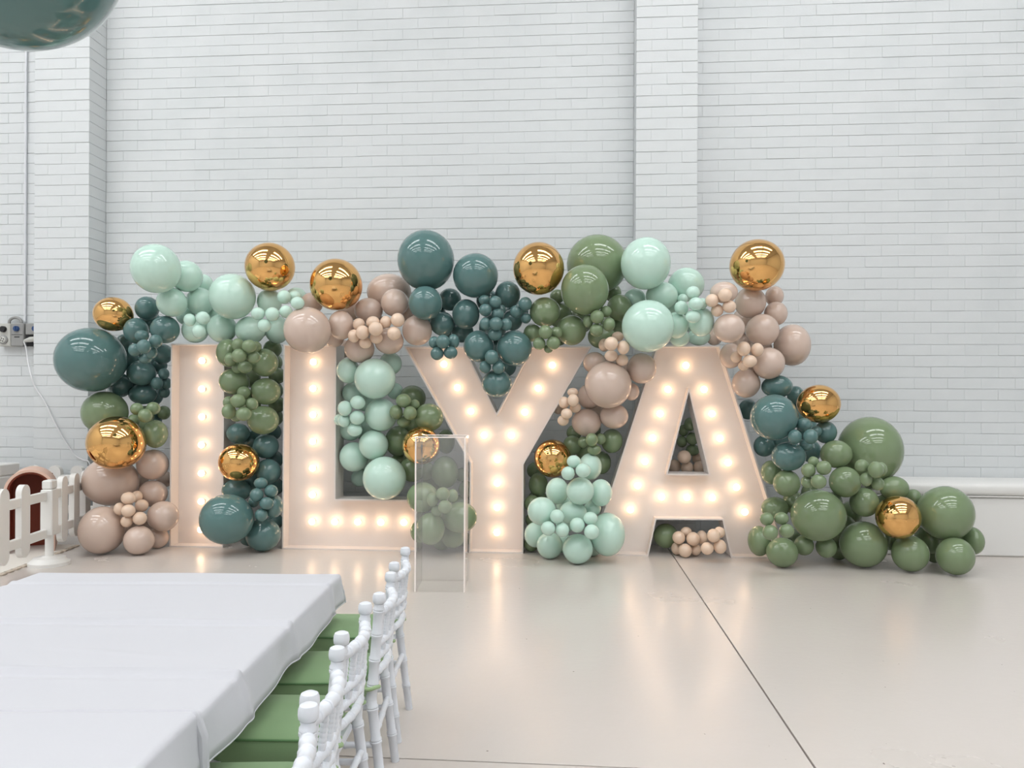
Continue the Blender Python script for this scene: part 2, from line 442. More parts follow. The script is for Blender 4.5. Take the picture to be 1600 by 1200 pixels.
# ------------------------------------------------------------------ balloons
BAL = """
@ mint swag above letter I
M 340 490 18 18 3.4 h
M 290 492 16 16 3.4 h
M 405 512 16 16 3.4 h
M 244 419.5 41 39 1
M 291 431.5 27 25 1
M 318 444 16 16 3
M 268.5 472.5 25 23 1
M 313 471 23 22 2
M 363 463.5 37.5 36 1
m 296.5 500 10 10 0.5
m 317 497 11.5 10.5 0
m 311 518 11 11 0
M 305 516 22 20 2
M 347 513 24 23 2
M 391 516 24 22 2
M 433 515 20 22 2.5
M 421 471 20 20 2
m 444 464 11 11 0
m 461 464 11 10 1
m 465 473.5 11 10 0
m 447 487 10.5 10 0.5
m 425.5 491 11.5 11 0
m 403 490 11 10 0
m 413 508.5 11 10.5 0
M 463 463 16 14 3
G 422 417 40 38 1
@ teal cluster beside the outer side of letter I
T 235 503 18 18 3.4 h
T 200 562 18 18 3.4 h
T 240 568 18 18 3.4 h
T 232 600 16 16 3.4 h
T 206 598 15 15 3.4 h
T 240 618 16 16 3.4 h
G 177 491 32.5 27 2
T 230 482 20 19 2
T 213 517 21 20.5 1.5
T 258 515 24 22 1.5
t 221.5 525 12 9.5 0.6
t 243.5 533 11 10.5 0.3
t 225 542 12 11.5 0
t 211 547 11 10.5 0.5
t 236.5 551 10 10 0.6
t 227 560 10.8 8.5 0.8
T 142.5 562.5 59 50.5 1
T 221 583 24 20 1.5
T 254 553 17 16 2.5 b
T 194 535 13 13 3
T 188 602 20 19 3
t 256 584 9 9 1 b
t 245.5 599 10 10 0.5
t 260 599 9 9 1 b
t 257 613 9 9 1 b
T 223 616 23 16 2
T 250 571 12 11 3 b
@ sage balloons beside the outer side of letter I
S 215 668 19 19 3.4 h
S 226 650 16 16 3.4 h
T 240 655 14 14 3.4 h
S 164 645 38.5 34 2
s 214 639 11 9.5 1
s 239.5 638 11.5 10 1
s 227 649.5 12 11 0.5
s 209 657 10 10 1.5
s 256 645 11 11 1.5 b
S 243 678 20.5 22 1.5
G 181.5 692 48 42 0
@ beige balloons between picket fence and letter I
N 213 752 20 20 3.4 h
N 203 812 20 20 3.4 h
N 233 822 18 18 3.4 h
N 190 790 18 18 3.4 h
N 238.5 726 26 24 1.5
N 173 752 46.5 38 1
N 239 771 24 21 1.5
N 257 749 13 13 3 b
b 200.5 778.5 12 10 0
b 214 776 9.5 9.5 0.6
b 221.5 790 11 10 0.2
b 187 795 10 10 0.6
b 200.5 798 11.7 10 0
b 218.5 810 11.7 10.5 0
b 198 814.5 10 9.5 0.5
N 255 806.5 26 24 1
N 159 828.5 38 37.5 1 F
N 217 844 25 23 1 F
N 247 840 17 17 2.5 b
@ sage column between letters I and L
S 390 588 18 18 3.4 h
S 390 632 18 18 3.4 h
S 390 552 18 18 3.4 h
S 428 567 14 14 3.4 h
S 429 610 14 14 3.4 h
S 429 652 14 14 3.4 h
S 357 551.5 20 22 1.5
s 372 539.5 10.5 11 0.8
s 389.5 541 12 10.5 0
s 400 542 9 9 0.8
s 373.5 556 12 11 0
s 360 561.5 10 10.5 0.5
s 396.5 558 11 10 0.3
s 383 574 12 9.5 0.5
s 371 575 9 8.5 1
S 413 566.5 22.5 22 1.5
S 426 545 15 14 3 b
S 366 596 24.5 21 1.5
S 415 611.5 24 21 1.5
s 381 613 11 9.6 0.8
s 372 626.5 12 11 0
s 357 629 9 10 0.6
s 393.5 631.5 10.5 10 0.3
s 357.5 643 11.5 12 0.3
s 381 647 12.5 11 0
s 369 650 10 9 0.8
S 411 656.5 25.5 22.5 1.5
S 433 587 14 13 3 b
S 433 632 14 13 3 b
@ teal column between letters I and L
T 395 690 20 20 3.4 h
T 395 748 20 20 3.4 h
T 429 718 14 14 3.4 h
T 430 760 14 14 3.4 h
T 388 838 15 15 3.4 h
T 427 675 13 13 3.4 h
T 430 815 13 13 3.4 h
T 372 677 19 16 2
T 415.5 697 21 19.5 2
G 373.5 722.5 33 30 0.5
T 419 737 21 20 2
t 407.5 755 11 9 0.5
t 423.5 767.5 11 10.5 0.5
t 401 773.5 11 11 0.3
t 416.5 786.5 11.5 10 0
t 396.5 784 9 9 1
t 408.5 804.5 10.5 10.5 0.3
T 370 766 24 18 2
T 428 791 15 18 2
T 354.5 811 44 40 0.5
T 411.5 835.5 28 26.5 1 F
@ beige swag above letter L
N 547 482 19 19 3.4 h
N 590 512 20 20 3.4 h
N 638 492 17 17 3.4 h
N 505 535 16 16 3.4 h
N 570 512 18 18 3.4 h
G 525.5 445 41.6 41 1
N 480 516 37.6 36.4 0.5
N 487 474 18 17 2
N 533 508 20.6 23 1.2
N 522 529 16 14 3
N 576 485 22.6 20 1.5
N 608 456 35 29 2.5
N 617 473 22 22 1.2
b 561 507 10 10 0.8
b 583 504 11 10 0.6
b 587 514 11.5 11.5 0
b 566.5 519.5 10.5 11.3 0
b 553 525 9.7 10.5 0.4
b 571 536 10 9 0.5
b 588 528 10.5 9.5 0.5
b 603 503 9 9.5 0.6
b 621.5 500 11 11 0.2
b 615.5 521 11 11 0.2
N 561.5 545 24 22 1.5
N 608 533 23 21 1.5
N 652 516.5 23.5 24 1.5
N 537 545 14 14 3 b
@ mint balloons in the nook of letter L
M 570 625 18 18 3.4 h
M 570 670 18 18 3.4 h
M 572 718 18 18 3.4 h
M 586 591.5 33 32 0.8
M 544 579 18.4 20 1.5
M 610 568 18 18 2.5
M 552 614 18 17 2
M 617 611 13 13 3
m 559 629 12 11 0.3
m 539 638 11.5 12 0.3
m 558 652.5 12 11.4 0
m 538 657 10.5 10.5 0.5
m 530 656 8.5 9 1
m 554.5 672 12 10 0.5
M 548 670 18.5 19 2
M 595 648 26 26 1.2
M 584 695 23.5 23.5 1.2
M 553 714 23 23.5 1.5
M 600.5 747 34.6 34 0.8
M 562 747 14 14 3
@ sage balloons between letters L and Y
S 640 660 18 18 3.4 h
S 650 668 16 16 3.4 h
S 625 720 14 14 3.4 h
S 644.5 622 21 20 2.5
s 630.5 626 12 11 0.5
s 648 632 8 8 0.8
s 619 644 10.5 11.5 0.5
s 641 645.5 11 11 0.3
s 631 659 11 9 0.7
S 670 652 23 22 1.5
S 622 689 20.5 24 1.8
G 658 696 30 30 0.5
S 697 690 14 19 2.5 b
S 644 733 20 20 1.8
S 665 736 15 15 2.2
@ sage balloons behind the clear plinth
S 672 762 18 18 3.4 h
S 690 815 18 18 3.4 h
S 722 742 11 11 3.4 h
S 722 785 13 13 3.4 h
S 724 842 12 12 3.4 h
S 690 845 15 15 3.4 h
S 695.5 738 21.5 25.5 1.2
s 692 772 11 11 0.2
s 707 775 9 11 0.6
s 676 781 9.5 11 0.5
s 695.5 792 11 11 0
s 682.5 798 9 9 0.5
S 660 777 25 24 1.4
S 718 808 28 25 1.2
S 673 826 22.5 26 1.1
S 708 838 19 19 2.2
S 656 830 15 18 2.2
S 728 765 12 14 3 b
@ teal balloons above letter Y
T 762 470 18 18 3.4 h
T 770 512 22 22 3.4 h
T 808 487 18 18 3.4 h
T 722 518 18 18 3.4 h
T 680 490 17 17 3.4 h
T 790 572 17 17 3.4 h
T 776 545 16 16 3.4 h
T 705 520 15 15 3.4 h
T 665.5 407 44.7 48 1.2
T 743 431 35.5 35.5 1.2
T 664.5 473.5 27 27 0.5
T 703 468 18 18 2.5
T 728 491 21.5 24 1.3
T 691 506 19.5 19 1.5
T 793.5 460 20 21 1.6
t 756.5 469 9 8.5 0.8
t 774 472 9.7 9.7 0.4
t 758.5 484.5 10 10 0.3
t 777.5 491 10 9.5 0.5
t 783 484 8 8 1
t 758 506 8.5 9.7 0.5
t 775 506 10.5 10.8 0
t 791 507 9 10 0.6
t 773.5 522.5 11 10 0.4
t 806 487 9.5 10 0.6
t 821 475 10.5 11 0.5
t 821.5 497 8.5 8.5 0.8
T 801 500 16 17 2.2
T 748 541 24 25 1.6
T 803.5 544 28 28 1
t 768 558 11 11.6 0.2
t 758 573.5 9.5 10 0.5
t 779 574.5 10 10 0.4
T 776.5 599 23.5 22 1.6
t 692 534 11 11 0
t 678.5 535 9 9.7 0.5
t 708.5 533.5 9.5 11.5 0.5
t 683 552.5 10.5 10.5 0.2
t 704 551 11 10 0.2
G 841.5 420 40 42 1.2
@ sage swag between letters Y and A
S 874 492 20 20 3.4 h
S 906 502 20 20 3.4 h
S 957 512 20 20 3.4 h
S 872 525 16 16 3.4 h
S 980 500 14 14 3.4 h
S 871 463 12 11 3
S 933 413 48 47 2
S 913.5 453 38 40 1
S 957 458 14 14 2.5
S 851.5 487.5 24.4 23.4 1
S 968 481 20 21 1.7
S 893 516 23 24 1.6
S 832 520 14 14 2.6
s 852 519 11 11 0.2
s 870 520 9 9.5 0.6
s 842.5 537 10 10 0.4
s 864.5 536 11 10.5 0.2
s 857 545 7 7 0.8
s 933 495 11 11 0.2
s 946.5 487 9.3 9 0.6
s 951.5 507 10 11 0.3
s 932 516 11 10.5 0.3
s 919 502 8 10 0.7
S 940 526 22 19 2.2
@ mint balloons at the top of letter A
M 1050 482 20 20 3.4 h
M 1080 502 17 17 3.4 h
M 1000 480 16 16 3.4 h
M 1009 412 39.6 41.6 1.2
M 992 466 17 15 2.2
M 1012.5 510 41.5 41.3 0.6
M 1034 462 25.5 22 1.4
M 1072 445 29 27 2
m 1083 457 11 10 0.4
m 1087.5 475 12 10.7 0.1
m 1097 474.5 8.5 9 0.8
m 1066.5 467 8.5 8 0.8
m 1064.5 481 11.4 11.2 0.3
m 1083 495 12 10 0.4
M 1057 508 19 21 1.8
M 1096 503 20 23 1.5
M 1092 526 18 14 2.6
M 1062 528 16 14 2.6
@ beige balloons at the top of letter A
N 1164 500 20 20 3.4 h
N 1188 545 19 19 3.4 h
N 1157 536 17 17 3.4 h
N 1170 575 15 15 3.4 h
b 1112.5 469.5 10.5 10.5 0.3
b 1133 461 11.5 11 0
b 1139.5 479 11 10 0.2
b 1120.5 485 10 10 0.6
N 1131 457 22 17 1.8
G 1182.5 414 44 41 1.2
N 1172.5 473 25 25 1.2
N 1210 463 15 16 2
N 1212 490 19 19 1.7
N 1139 513 25 23 1.1
N 1191 516 27 25.5 1.1
N 1237.5 539.5 30 33 1.8
b 1162 545 11 11.6 0
b 1183 546.5 10.5 10.7 0.2
b 1150 558 9 9 0.6
b 1171.5 564.5 11.6 10 0.1
b 1162 571 9 8.5 0.6
N 1201 567.5 26 25 1.1
N 1142 556 18 20 1.9
N 1166 599 22.6 23 1.4
N 1116 527 13 13 2.6
@ teal cluster beside the sloping leg of letter A
T 1240 650 19 19 3.4 h
T 1215 688 18 18 3.4 h
T 1266 705 18 18 3.4 h
T 1262 672 18 18 3.4 h
T 1190 665 14 14 3.4 h
T 1214 604 25 18 1.8
T 1209 652 38.4 36 0.9
T 1243 618 14 15 2.4
G 1279 631 35 30 1.2
t 1256.5 663.5 12 10.7 0.3
t 1242 682.5 11.5 11.6 0.3
t 1266.5 682 12 12 0
t 1276 674 8.5 8.5 0.8
t 1259.5 695 11 9.5 0.6
T 1290 675 18 18 1.8
T 1232 713 27.5 23 1
T 1194 697 17 17 2.4
T 1169 640 16 16 2.6 b
@ beige balloons between letters Y and A
N 948 572 18 18 3.4 h
N 938 645 17 17 3.4 h
N 968 575 17 17 3.4 h
b 955 537 11 11 0.2
b 944 539 9 10.4 0.6
b 974 543 9.5 11 0.5
b 965 526 9.5 8 0.8
b 955 556 10.5 9 0.5
b 972 562.5 10 9.5 0.5
N 950 601.5 37 37 0.8
N 929 567 18 17 1.8
N 1002.5 575.5 23.4 24 1
N 921 619.5 19 20 1.7
N 986 612 13 14 2.4 b
b 895.5 625.5 9 10 0.4
b 895 613 8.5 7 0.9
b 881.5 629 8.5 9.5 0.6
b 899 637 9 8 0.9
b 885.5 646.5 9 8.5 0.4
b 880 657 9 8.5 0.7
b 873 640 8 7.5 1 b
N 916 660 23.4 21.6 1.3
N 959.5 650 22.5 20 1.5
@ sage balloons between letters Y and A
S 915 704 16 16 3.4 h
S 836 735 13 13 3.4 h
S 840 780 15 15 3.4 h
S 925 672 14 14 3.4 h
S 956 689 17 19 1.8
S 894.5 696 15 16 2
S 897 676 12 12 2.6
s 924.5 687 10 10.5 0.9
s 911 691 8.5 9 1.2
s 938.5 686 8.5 9 1.2
s 928.5 703 11 8.5 1.1
S 940 723 15 18 2.2
G 863.5 716.5 29 30 1
S 841 757 15 19 2.4
S 832 787 13 14 2.8
@ mint pile between letters Y and A
M 886 787 18 18 3.4 h
M 880 848 16 16 3.4 h
M 926 852 17 17 3.4 h
M 884 815 17 17 3.4 h
S 835 812 14 14 3.4 h
S 830 850 12 12 3.4 h
M 922 729 18.5 21 1.4
m 896.5 721 11 10 0.5
m 887.5 739.5 10.8 10.8 0.4
m 911 735 12 11.4 0.2
M 906.5 767 22 21.6 0.8
M 870.5 767 18 21 1.4
M 939 770 18 21.5 1.4
M 846.5 798.5 22.5 22.5 1.1
M 895.5 801 22 19 1.3
M 926 794 13 13 2
m 870.5 807 11.4 11.4 0.3
m 856.5 825.5 11.4 11.4 0.2
m 878.5 828 11 11.4 0.3
m 902 820.5 12 12 0.1
m 922.5 810 11.4 10.5 0.5
m 924.5 831 12 12 0.2
M 949 835 28 34.5 1.1
M 836 835.5 17 20 1.5
M 859 852 20.4 21.6 0.9 F
M 902.5 857.5 24 24 0.6 F
@ sage balloons in the triangle of letter A
s 1078 663 9.5 10.5 1 b
s 1068 672.5 8 9 1.4 b
s 1082 685.5 10 10 0.8 b
s 1065.5 690 8.5 9 1.2 b
s 1082.5 703 11 9 1.2 b
@ beige balloons in the triangle of letter A
b 1069 714 11 10.8 0.6 b
b 1090 716 9 9 1.3 b
b 1054 728.5 10 11 1 b
b 1073.5 730.5 10 10.5 0.8 b
b 1093 730 10.5 10.5 0.8 b
@ balloons under the crossbar of letter A
N 1090 850 11 11 3.4 h
N 1112 848 11 11 3.4 h
S 1040 837 19.5 19.5 2 b
b 1060.5 840 10.3 10.4 0.4
b 1083 842 11 11 0.1
b 1070.5 860 11 11.2 0 F
b 1058 857 9.5 10.5 0.8
b 1087 859 9 9 0.8
b 1072 831 9 8 1
b 1096.5 839.5 9 11 0.9
b 1115 837 10.5 10.8 0.6
b 1105 857 10.3 10 0.4
b 1125 854 10.3 11.5 0.6
b 1124 832 9 9 1.2
@ sage tail beside the white bench
S 1316 826 24 24 3.4 h
S 1388 838 22 22 3.4 h
S 1452 842 24 24 3.4 h
S 1240 785 18 18 3.4 h
S 1238 842 16 16 3.4 h
S 1300 785 17 17 3.4 h
S 1385 790 18 18 3.4 h
S 1330 800 18 18 3.4 h
S 1265 770 14 14 3.4 h
S 1460 862 18 18 3.4 h
S 1310 858 17 17 3.4 h
S 1362 750 16 16 3.4 h
S 1359 704 53.5 53 2
S 1306.5 709.5 26 22 1.2
s 1263 735 11.6 11 0.5
s 1287 731 12.4 11.3 0.4
s 1271 722 9 9 1
s 1279 752.5 12.7 11.6 0.2
s 1261 753 10 10 0.6
s 1347 728 12 10.5 0.5
s 1368 734 13 13.4 0.2
s 1377 733 9.5 11 0.7
s 1353 749 10 11 0.5
s 1371.5 756 10.5 10.5 0.5
S 1320 753 26 24.4 0.9
S 1397 763 24 19 1.3
S 1205 738 17 19 2.2
S 1229 755 22 21 1.2
S 1350.5 785 24 23 1.2
S 1278.5 805 44.6 41 0.8
S 1211 794 22 18 1.4
s 1198 811 11 10.5 0.4
s 1221 810 11.6 10 0.4
s 1203.5 832 12.5 12 0.1
s 1229 829.5 12 11.2 0.3
S 1186 845 18 24 1.2
S 1222 863 25.5 23.8 0.7 F
S 1256 852 16 16 1.8
S 1291 855 17 17 2
S 1349 850.5 39 36.5 0.7 F
G 1403 808 37 34 0.3
S 1477 802 47 43 0.8
S 1422 864.5 31 29 0.9 F
S 1492.5 869 32 30 0.7 F
S 1519 845 18 22 1.7
S 1427 778 14 14 2.4
"""
COLN = {'T': ('teal', 'dusty teal'), 'S': ('sage', 'sage green'), 'M': ('mint', 'pale mint'), 'N': ('nude', 'dusty beige'), 'B': ('blush', 'pale blush'), 'G': ('gold', 'shiny gold chrome')}
OFFS = {'sage tail beside': -0.33, 'mint pile between': -0.2, 'beige balloons between picket': 0.05, 'teal cluster beside the sloping': -0.05, 'in the triangle': 0.12,
        'in the nook': 0.12, 'sage balloons between letters L': 0.1, 'behind the clear': 0.05, 'under the crossbar': 0.02, 'sage balloons between letters Y': 0.08, 'beige balloons between letters Y': 0.05}
balls = []; loc = ''
for ln in BAL.strip().splitlines():
    if ln[0] == '@': loc = ln[2:].strip(); continue
    p = ln.split(); k = p[0].upper(); fl_ = p[6] if len(p) > 6 else ''
    D = ray(float(p[1]), float(p[2]))
    lay = float(p[5])
    y0 = 5.2 + lay*0.17 + next((v for q, v in OFFS.items() if q in loc), 0)
    if fl_ == 'b': y0 = 5.85
    if fl_ == 'h': y0 = 5.72 + next((v for q, v in OFFS.items() if q in loc), 0)*1.2
    e = dict(k=k, small=p[0].islower(), x=float(p[1]), y=float(p[2]), rx=float(p[3]), ry=float(p[4]), lay=lay, fl=fl_, loc=loc, D=D)
    e['u'] = (e['x']-CX)/F; e['v'] = (CY-e['y'])/F
    e['rp'] = e['ry']/F if abs(e['u']) > 0.15 else (e['rx']+e['ry'])/2/F
    e['d'] = y0/D.y
    e['dmax'] = CAM_H/(-D.z + e['rp']) if (-D.z + e['rp']) > 0.01 else 99
    if fl_ == 'F': e['d'] = e['dmax']
    balls.append(e)
# letters seen from the camera, as polygons in pixels
POLY = [LET[c_][0] for c_ in 'ILYA']; HOLE = LET['A'][1]
def sdist(poly, x, y):
    """signed distance to polygon, negative inside (pixels)"""
    n = len(poly); ins = False; dm = 1e9
    for i in range(n):
        x1, y1 = poly[i]; x2, y2 = poly[(i+1) % n]
        if (y1 > y) != (y2 > y) and x < (x2-x1)*(y-y1)/(y2-y1)+x1: ins = not ins
        t = max(0, min(1, ((x-x1)*(x2-x1)+(y-y1)*(y2-y1))/((x2-x1)**2+(y2-y1)**2)))
        dm = min(dm, math.hypot(x-x1-t*(x2-x1), y-y1-t*(y2-y1)))
    return -dm if ins else dm
for e in balls:
    s_ = min(sdist(p, e['x'], e['y']) for p in POLY)
    h_ = sdist(HOLE, e['x'], e['y'])
    if h_ < 0: s_ = -h_
    e['ls'] = max(0, s_)/F
KT = 0.975
pairs = []
for i in range(len(balls)):
    for j in range(i+1, len(balls)):
        a, b_ = balls[i], balls[j]
        if math.hypot(a['x']-b_['x'], a['y']-b_['y']) < (a['rx']+b_['rx'])*1.1: pairs.append((a, b_) if a['lay'] <= b_['lay'] else (b_, a))
def clamp(e):
    r = e['rp']*e['d']
    back = Y_BAY-0.01-r
    xw = e['d']*e['D'].x
    if PR0-r*0.6 < xw < PR1+r*0.6 or xw < PL1+r*0.5: back = Y_PIL-0.01-r
    if e['d']*e['D'].y > back: e['d'] = back/e['D'].y
    if e['ls'] < e['rp']:
        c_ = math.sqrt(max(0, r*r-(e['ls']*e['d'])**2))
        Y = e['d']*e['D'].y
        if e['fl'] in 'bh' and e['fl']:
            if Y < YF+DEPTH+c_*0.92: e['d'] = (YF+DEPTH+c_*0.92)/e['D'].y
        elif Y > YF-c_*0.97+0.0: e['d'] = (YF-c_*0.97)/e['D'].y
    e['d'] = min(e['d'], e['dmax'])
for it in range(420):
    for a, b_ in pairs:
        va = a['D']*a['d']; vb = b_['D']*b_['d']
        mn = KT*(a['rp']*a['d']+b_['rp']*b_['d']); ds = (va-vb).length
        front_ok = a['d'] <= b_['d']
        if ds >= mn and (front_ok or a['lay'] == b_['lay']): continue
        st = 0.3*max(0.004, mn-ds)
        if a['fl'] != 'F': a['d'] -= st*(1 if b_['fl'] != 'F' else 2)
        if b_['fl'] != 'F': b_['d'] += st*(1 if a['fl'] != 'F' else 2)
    for e in balls:
        if e['fl'] != 'F': clamp(e)
def gap(e, d):
    p = e['D']*d; r = e['rp']*d
    return min((p-o_['D']*o_['d']).length-r-o_['rp']*o_['d'] for o_ in e['nb']) if e['nb'] else 9
for e in balls: e['nb'] = [o_ for o_ in balls if o_ is not e and math.hypot(e['x']-o_['x'], e['y']-o_['y']) < (e['rx']+o_['rx'])*1.25]
for it in range(4):                       # let every balloon touch a neighbour
    for e in balls:
        if e['fl'] == 'F' or gap(e, e['d']) < 0.003: continue
        d0_ = e['d']; done = False
        for st in range(1, 60):
            for sg in (1, -1):
                d_ = d0_+sg*st*0.008
                if gap(e, d_) < 0.001:
                    e['d'] = d_; clamp(e)
                    done = abs(e['d']-d_) < 1e-4
                    if done: break
                    e['d'] = d0_
            if done: break
worst = sorted(((KT*(a['rp']*a['d']+b_['rp']*b_['d'])-(a['D']*a['d']-b_['D']*b_['d']).length) for a, b_ in pairs), reverse=True)
print('balloons', len(balls), 'worst overlaps', [round(x, 3) for x in worst[:12]], 'Y range', min(e['d']*e['D'].y for e in balls), max(e['d']*e['D'].y for e in balls))

def balloon_mesh(color, tilt, az, seg=36):
    prof = []
    n = 22
    for i in range(n+1):
        a = 0.02 + (math.pi-0.02-0.16)*i/n
        r, z = math.sin(a), math.cos(a)
        if z < 0: z *= 1.0+0.07*(-z)**2; r *= 1-0.05*(-z)
        prof.append((r, z))
    prof += [(0.085, -1.075), (0.055, -1.10), (0.05, -1.13), (0.085, -1.15), (0.075, -1.17), (0.03, -1.17)]
    prof = prof[::-1]
    M = Matrix.Rotation(az, 4, 'Z') @ Matrix.Rotation(tilt, 4, 'X')
    return MB().lathe(prof, seg, M).mesh('balloon', 'balloon_'+color, smooth=60)
bmeshes = {}
for k, (cn, cl) in COLN.items():
    for v in range(6):
        bmeshes[(k, v)] = balloon_mesh(cn, math.radians(12+6*v), v*2.4+0.7)
def size_word(e, r):
    if e['k'] == 'G': return ''
    return 'small' if e['small'] or r < 0.062 else ('medium' if r < 0.125 else ('large' if r < 0.2 else 'huge'))
WHERE = {'mint swag above letter I': ('above letter I', 'letter L'), 'teal cluster beside the outer side of letter I': ('outside letter I', 'letter I'),
 'sage balloons beside the outer side of letter I': ('above the picket fence', 'letter I'), 'beige balloons between picket fence and letter I': ('between fence and letter I', 'letter I'),
 'sage column between letters I and L': ('between letters I and L', 'letter L'), 'teal column between letters I and L': ('between letters I and L', 'letter L'),
 'beige swag above letter L': ('above letter L', 'letter Y'), 'mint balloons in the nook of letter L': ('in the nook of letter L', 'letter Y'),
 'sage balloons between letters L and Y': ('between letters L and Y', 'letter Y'), 'sage balloons behind the clear plinth': ('behind the clear plinth', 'letter Y'),
 'teal balloons above letter Y': ('above letter Y', 'letter A'), 'sage swag between letters Y and A': ('above the Y and A gap', 'letter A'),
 'mint balloons at the top of letter A': ('atop letter A', 'the bench'), 'beige balloons at the top of letter A': ('by the top of letter A', 'the bench'),
 'teal cluster beside the sloping leg of letter A': ('beside the leg of letter A', 'the bench'), 'beige balloons between letters Y and A': ('between letters Y and A', 'letter A'),
 'sage balloons between letters Y and A': ('between letters Y and A', 'letter A'), 'mint pile between letters Y and A': ('piled between letters Y and A', 'letter A'),
 'sage balloons in the triangle of letter A': ('inside the triangle of letter A', 'the bench'), 'beige balloons in the triangle of letter A': ('inside the triangle of letter A', 'the bench'),
 'balloons under the crossbar of letter A': ('under the crossbar of letter A', 'the bench'), 'sage tail beside the white bench': ('in the tail by the bench', 'the bench')}
labels = {}; fillers = MB(); fill_mat = []  # fillers: extra balloons added behind the others so the garland gaps turn dark
for e in balls:
    k = e['k']
    P = cam0+e['D']*e['d']; sc = e['d']/F
    sy = e['ry']*sc/math.sqrt(1+e['v']**2)
    sz = min(sy, e['rx']*sc) if abs(e['u']) < 0.1 else sy
    sx2 = (e['rx']*sc)**2-(e['u']*sz)**2
    sx = math.sqrt(max(sx2, (0.72*sz)**2))
    v = random.randrange(6)
    if e['fl'] == 'h':
        M_ = Matrix.Translation(P) @ CAMROT.to_4x4() @ Matrix.Diagonal((sx, sy, sz, 1)); me_ = bmeshes[(k, v)]
        nv = len(fillers.v); fillers.v += [tuple(M_ @ q.co) for q in me_.vertices]
        for pl in me_.polygons: fillers.f.append(tuple(i+nv for i in pl.vertices)); fill_mat.append('TSMNBG'.index(k))
        continue
    o = link('balloon', bmeshes[(k, v)])
    o.matrix_world = Matrix.Translation(P) @ CAMROT.to_4x4() @ Matrix.Diagonal((sx, sy, sz, 1))
    sw = size_word(e, (sx+sy)/2)
    lab = ' '.join(q for q in (sw, COLN[k][1], 'balloon') if q)
    labels.setdefault((lab, e['loc']), []).append((o, e))
ORD = ['highest', 'second highest', 'third highest', 'fourth highest', 'fifth highest', 'sixth highest', 'seventh highest', 'eighth highest', 'ninth highest', 'tenth highest', 'eleventh highest', 'twelfth highest']
def rank_labels(lst, stem, lc, ref, tol):
    """one label each: height within the set, then nearer to or farther from a named neighbour"""
    lst.sort(key=lambda q: -q[0].matrix_world.translation.z)
    levels = []
    for it_ in lst:
        if levels and levels[-1][0][0].matrix_world.translation.z-it_[0].matrix_world.translation.z < tol: levels[-1].append(it_)
        else: levels.append([it_])
    for li, lv in enumerate(levels):
        lv.sort(key=lambda q: -q[0].matrix_world.translation.x)
        for q, (o, e) in enumerate(lv):
            l2 = stem
            if len(levels) > 1: l2 += ', '+(ORD[li] if li < len(levels)-1 or li == 0 else 'lowest')
            if len(lv) > 1: l2 += ', '+('farthest from ' if q == len(lv)-1 else ('nearest ', 'second nearest ', 'third nearest ', 'fourth nearest ')[min(q, 3)])+ref
            for w_ in ('pale ', 'dusty ', ' green', 'the tail by ', 'the '):
                if len(l2.split()) > 16: l2 = l2.replace(w_, '' if 'tail' not in w_ else 'tail by ', 1)
            tag(o, l2, 'balloon', 'balloons of the '+lc)
for (lab, lc), lst in labels.items():
    where, ref = WHERE[lc]
    stem = lab+' '+where
    if not lst[0][1]['small'] or len(lst) <= 4:
        rank_labels(lst, stem, lc, ref, 0.02 if not lst[0][1]['small'] else 0.01); continue
    comps = []                                  # the little balloons are tied in bunches
    for it_ in lst:
        hit = [c_ for c_ in comps if any(math.hypot(it_[1]['x']-q[1]['x'], it_[1]['y']-q[1]['y']) < 27 for q in c_)]
        new = [it_]+[q for c_ in hit for q in c_]
        comps = [c_ for c_ in comps if c_ not in hit]+[new]
    comps.sort(key=lambda c_: -sum(q[0].matrix_world.translation.z for q in c_)/len(c_))
    for ci, c_ in enumerate(comps):
        nm = '' if len(comps) == 1 else ', '+(ORD[ci] if ci < len(comps)-1 or ci == 0 else 'lowest')+' bunch'
        rank_labels(c_, stem+nm, lc, ref, 0.01)

me = bpy.data.meshes.new('filler_balloons'); me.from_pydata(fillers.v, [], fillers.f)
for q in 'TSMNBG': me.materials.append(MATS['balloon_'+COLN[q][0]])
for pl, mi in zip(me.polygons, fill_mat): pl.material_index = mi; pl.use_smooth = True
tag(link('filler_balloons', me), 'added filler balloons darkening the garland gaps behind the front ones', 'balloons', kind='stuff')

# giant balloon hung from the ceiling
P = atD(3, -137, 2.75)
o = link('giant_balloon', balloon_mesh('teal', 0.3, 1.0, 112)); tag(o, 'giant dusty teal balloon hanging on a cord above the table', 'balloon')
r = 200*2.75/F
o.matrix_world = Matrix.Translation(P) @ CAMROT.to_4x4() @ Matrix.Diagonal((r*0.88, r, r, 1))
tag(MB().tube([(P.x, P.y, P.z+r*0.98), (P.x, P.y, Z_TOP)], 0.002, 6).build('hanging_cord', 'cord_clear'), 'thin pale cord holding up the giant teal balloon', 'cord')

# ------------------------------------------------------------------ clear plinth
dpl = 4.39
pA = onZ(648.5, 925, 0); pB = onZ(725.5, 925.5, 0)
ax = (pB-pA); Wp = ax.length; rz = math.atan2(ax.y, ax.x)
Hp = atD(688, 683, pA.dot(fwd)).z
t = thing('clear_plinth', 'tall clear acrylic plinth standing on the floor before letter L', 'plinth', (pA.x, pA.y, 0), rz)
th = 0.006
for nm, bxx in (('front_panel', (0, Wp, 0, th, 0, Hp-th)), ('back_panel', (0, Wp, Wp-th, Wp, 0, Hp-th)), ('side_panel', (0, th, th+.0005, Wp-th-.0005, 0, Hp-th)),
                ('side_panel', (Wp-th, Wp, th+.0005, Wp-th-.0005, 0, Hp-th)), ('top_panel', (0, Wp, 0, Wp, Hp-th+.0005, Hp))):
    MB().box(*bxx).build(nm, 'acrylic', t, smooth=0)
e_ = 0.0045
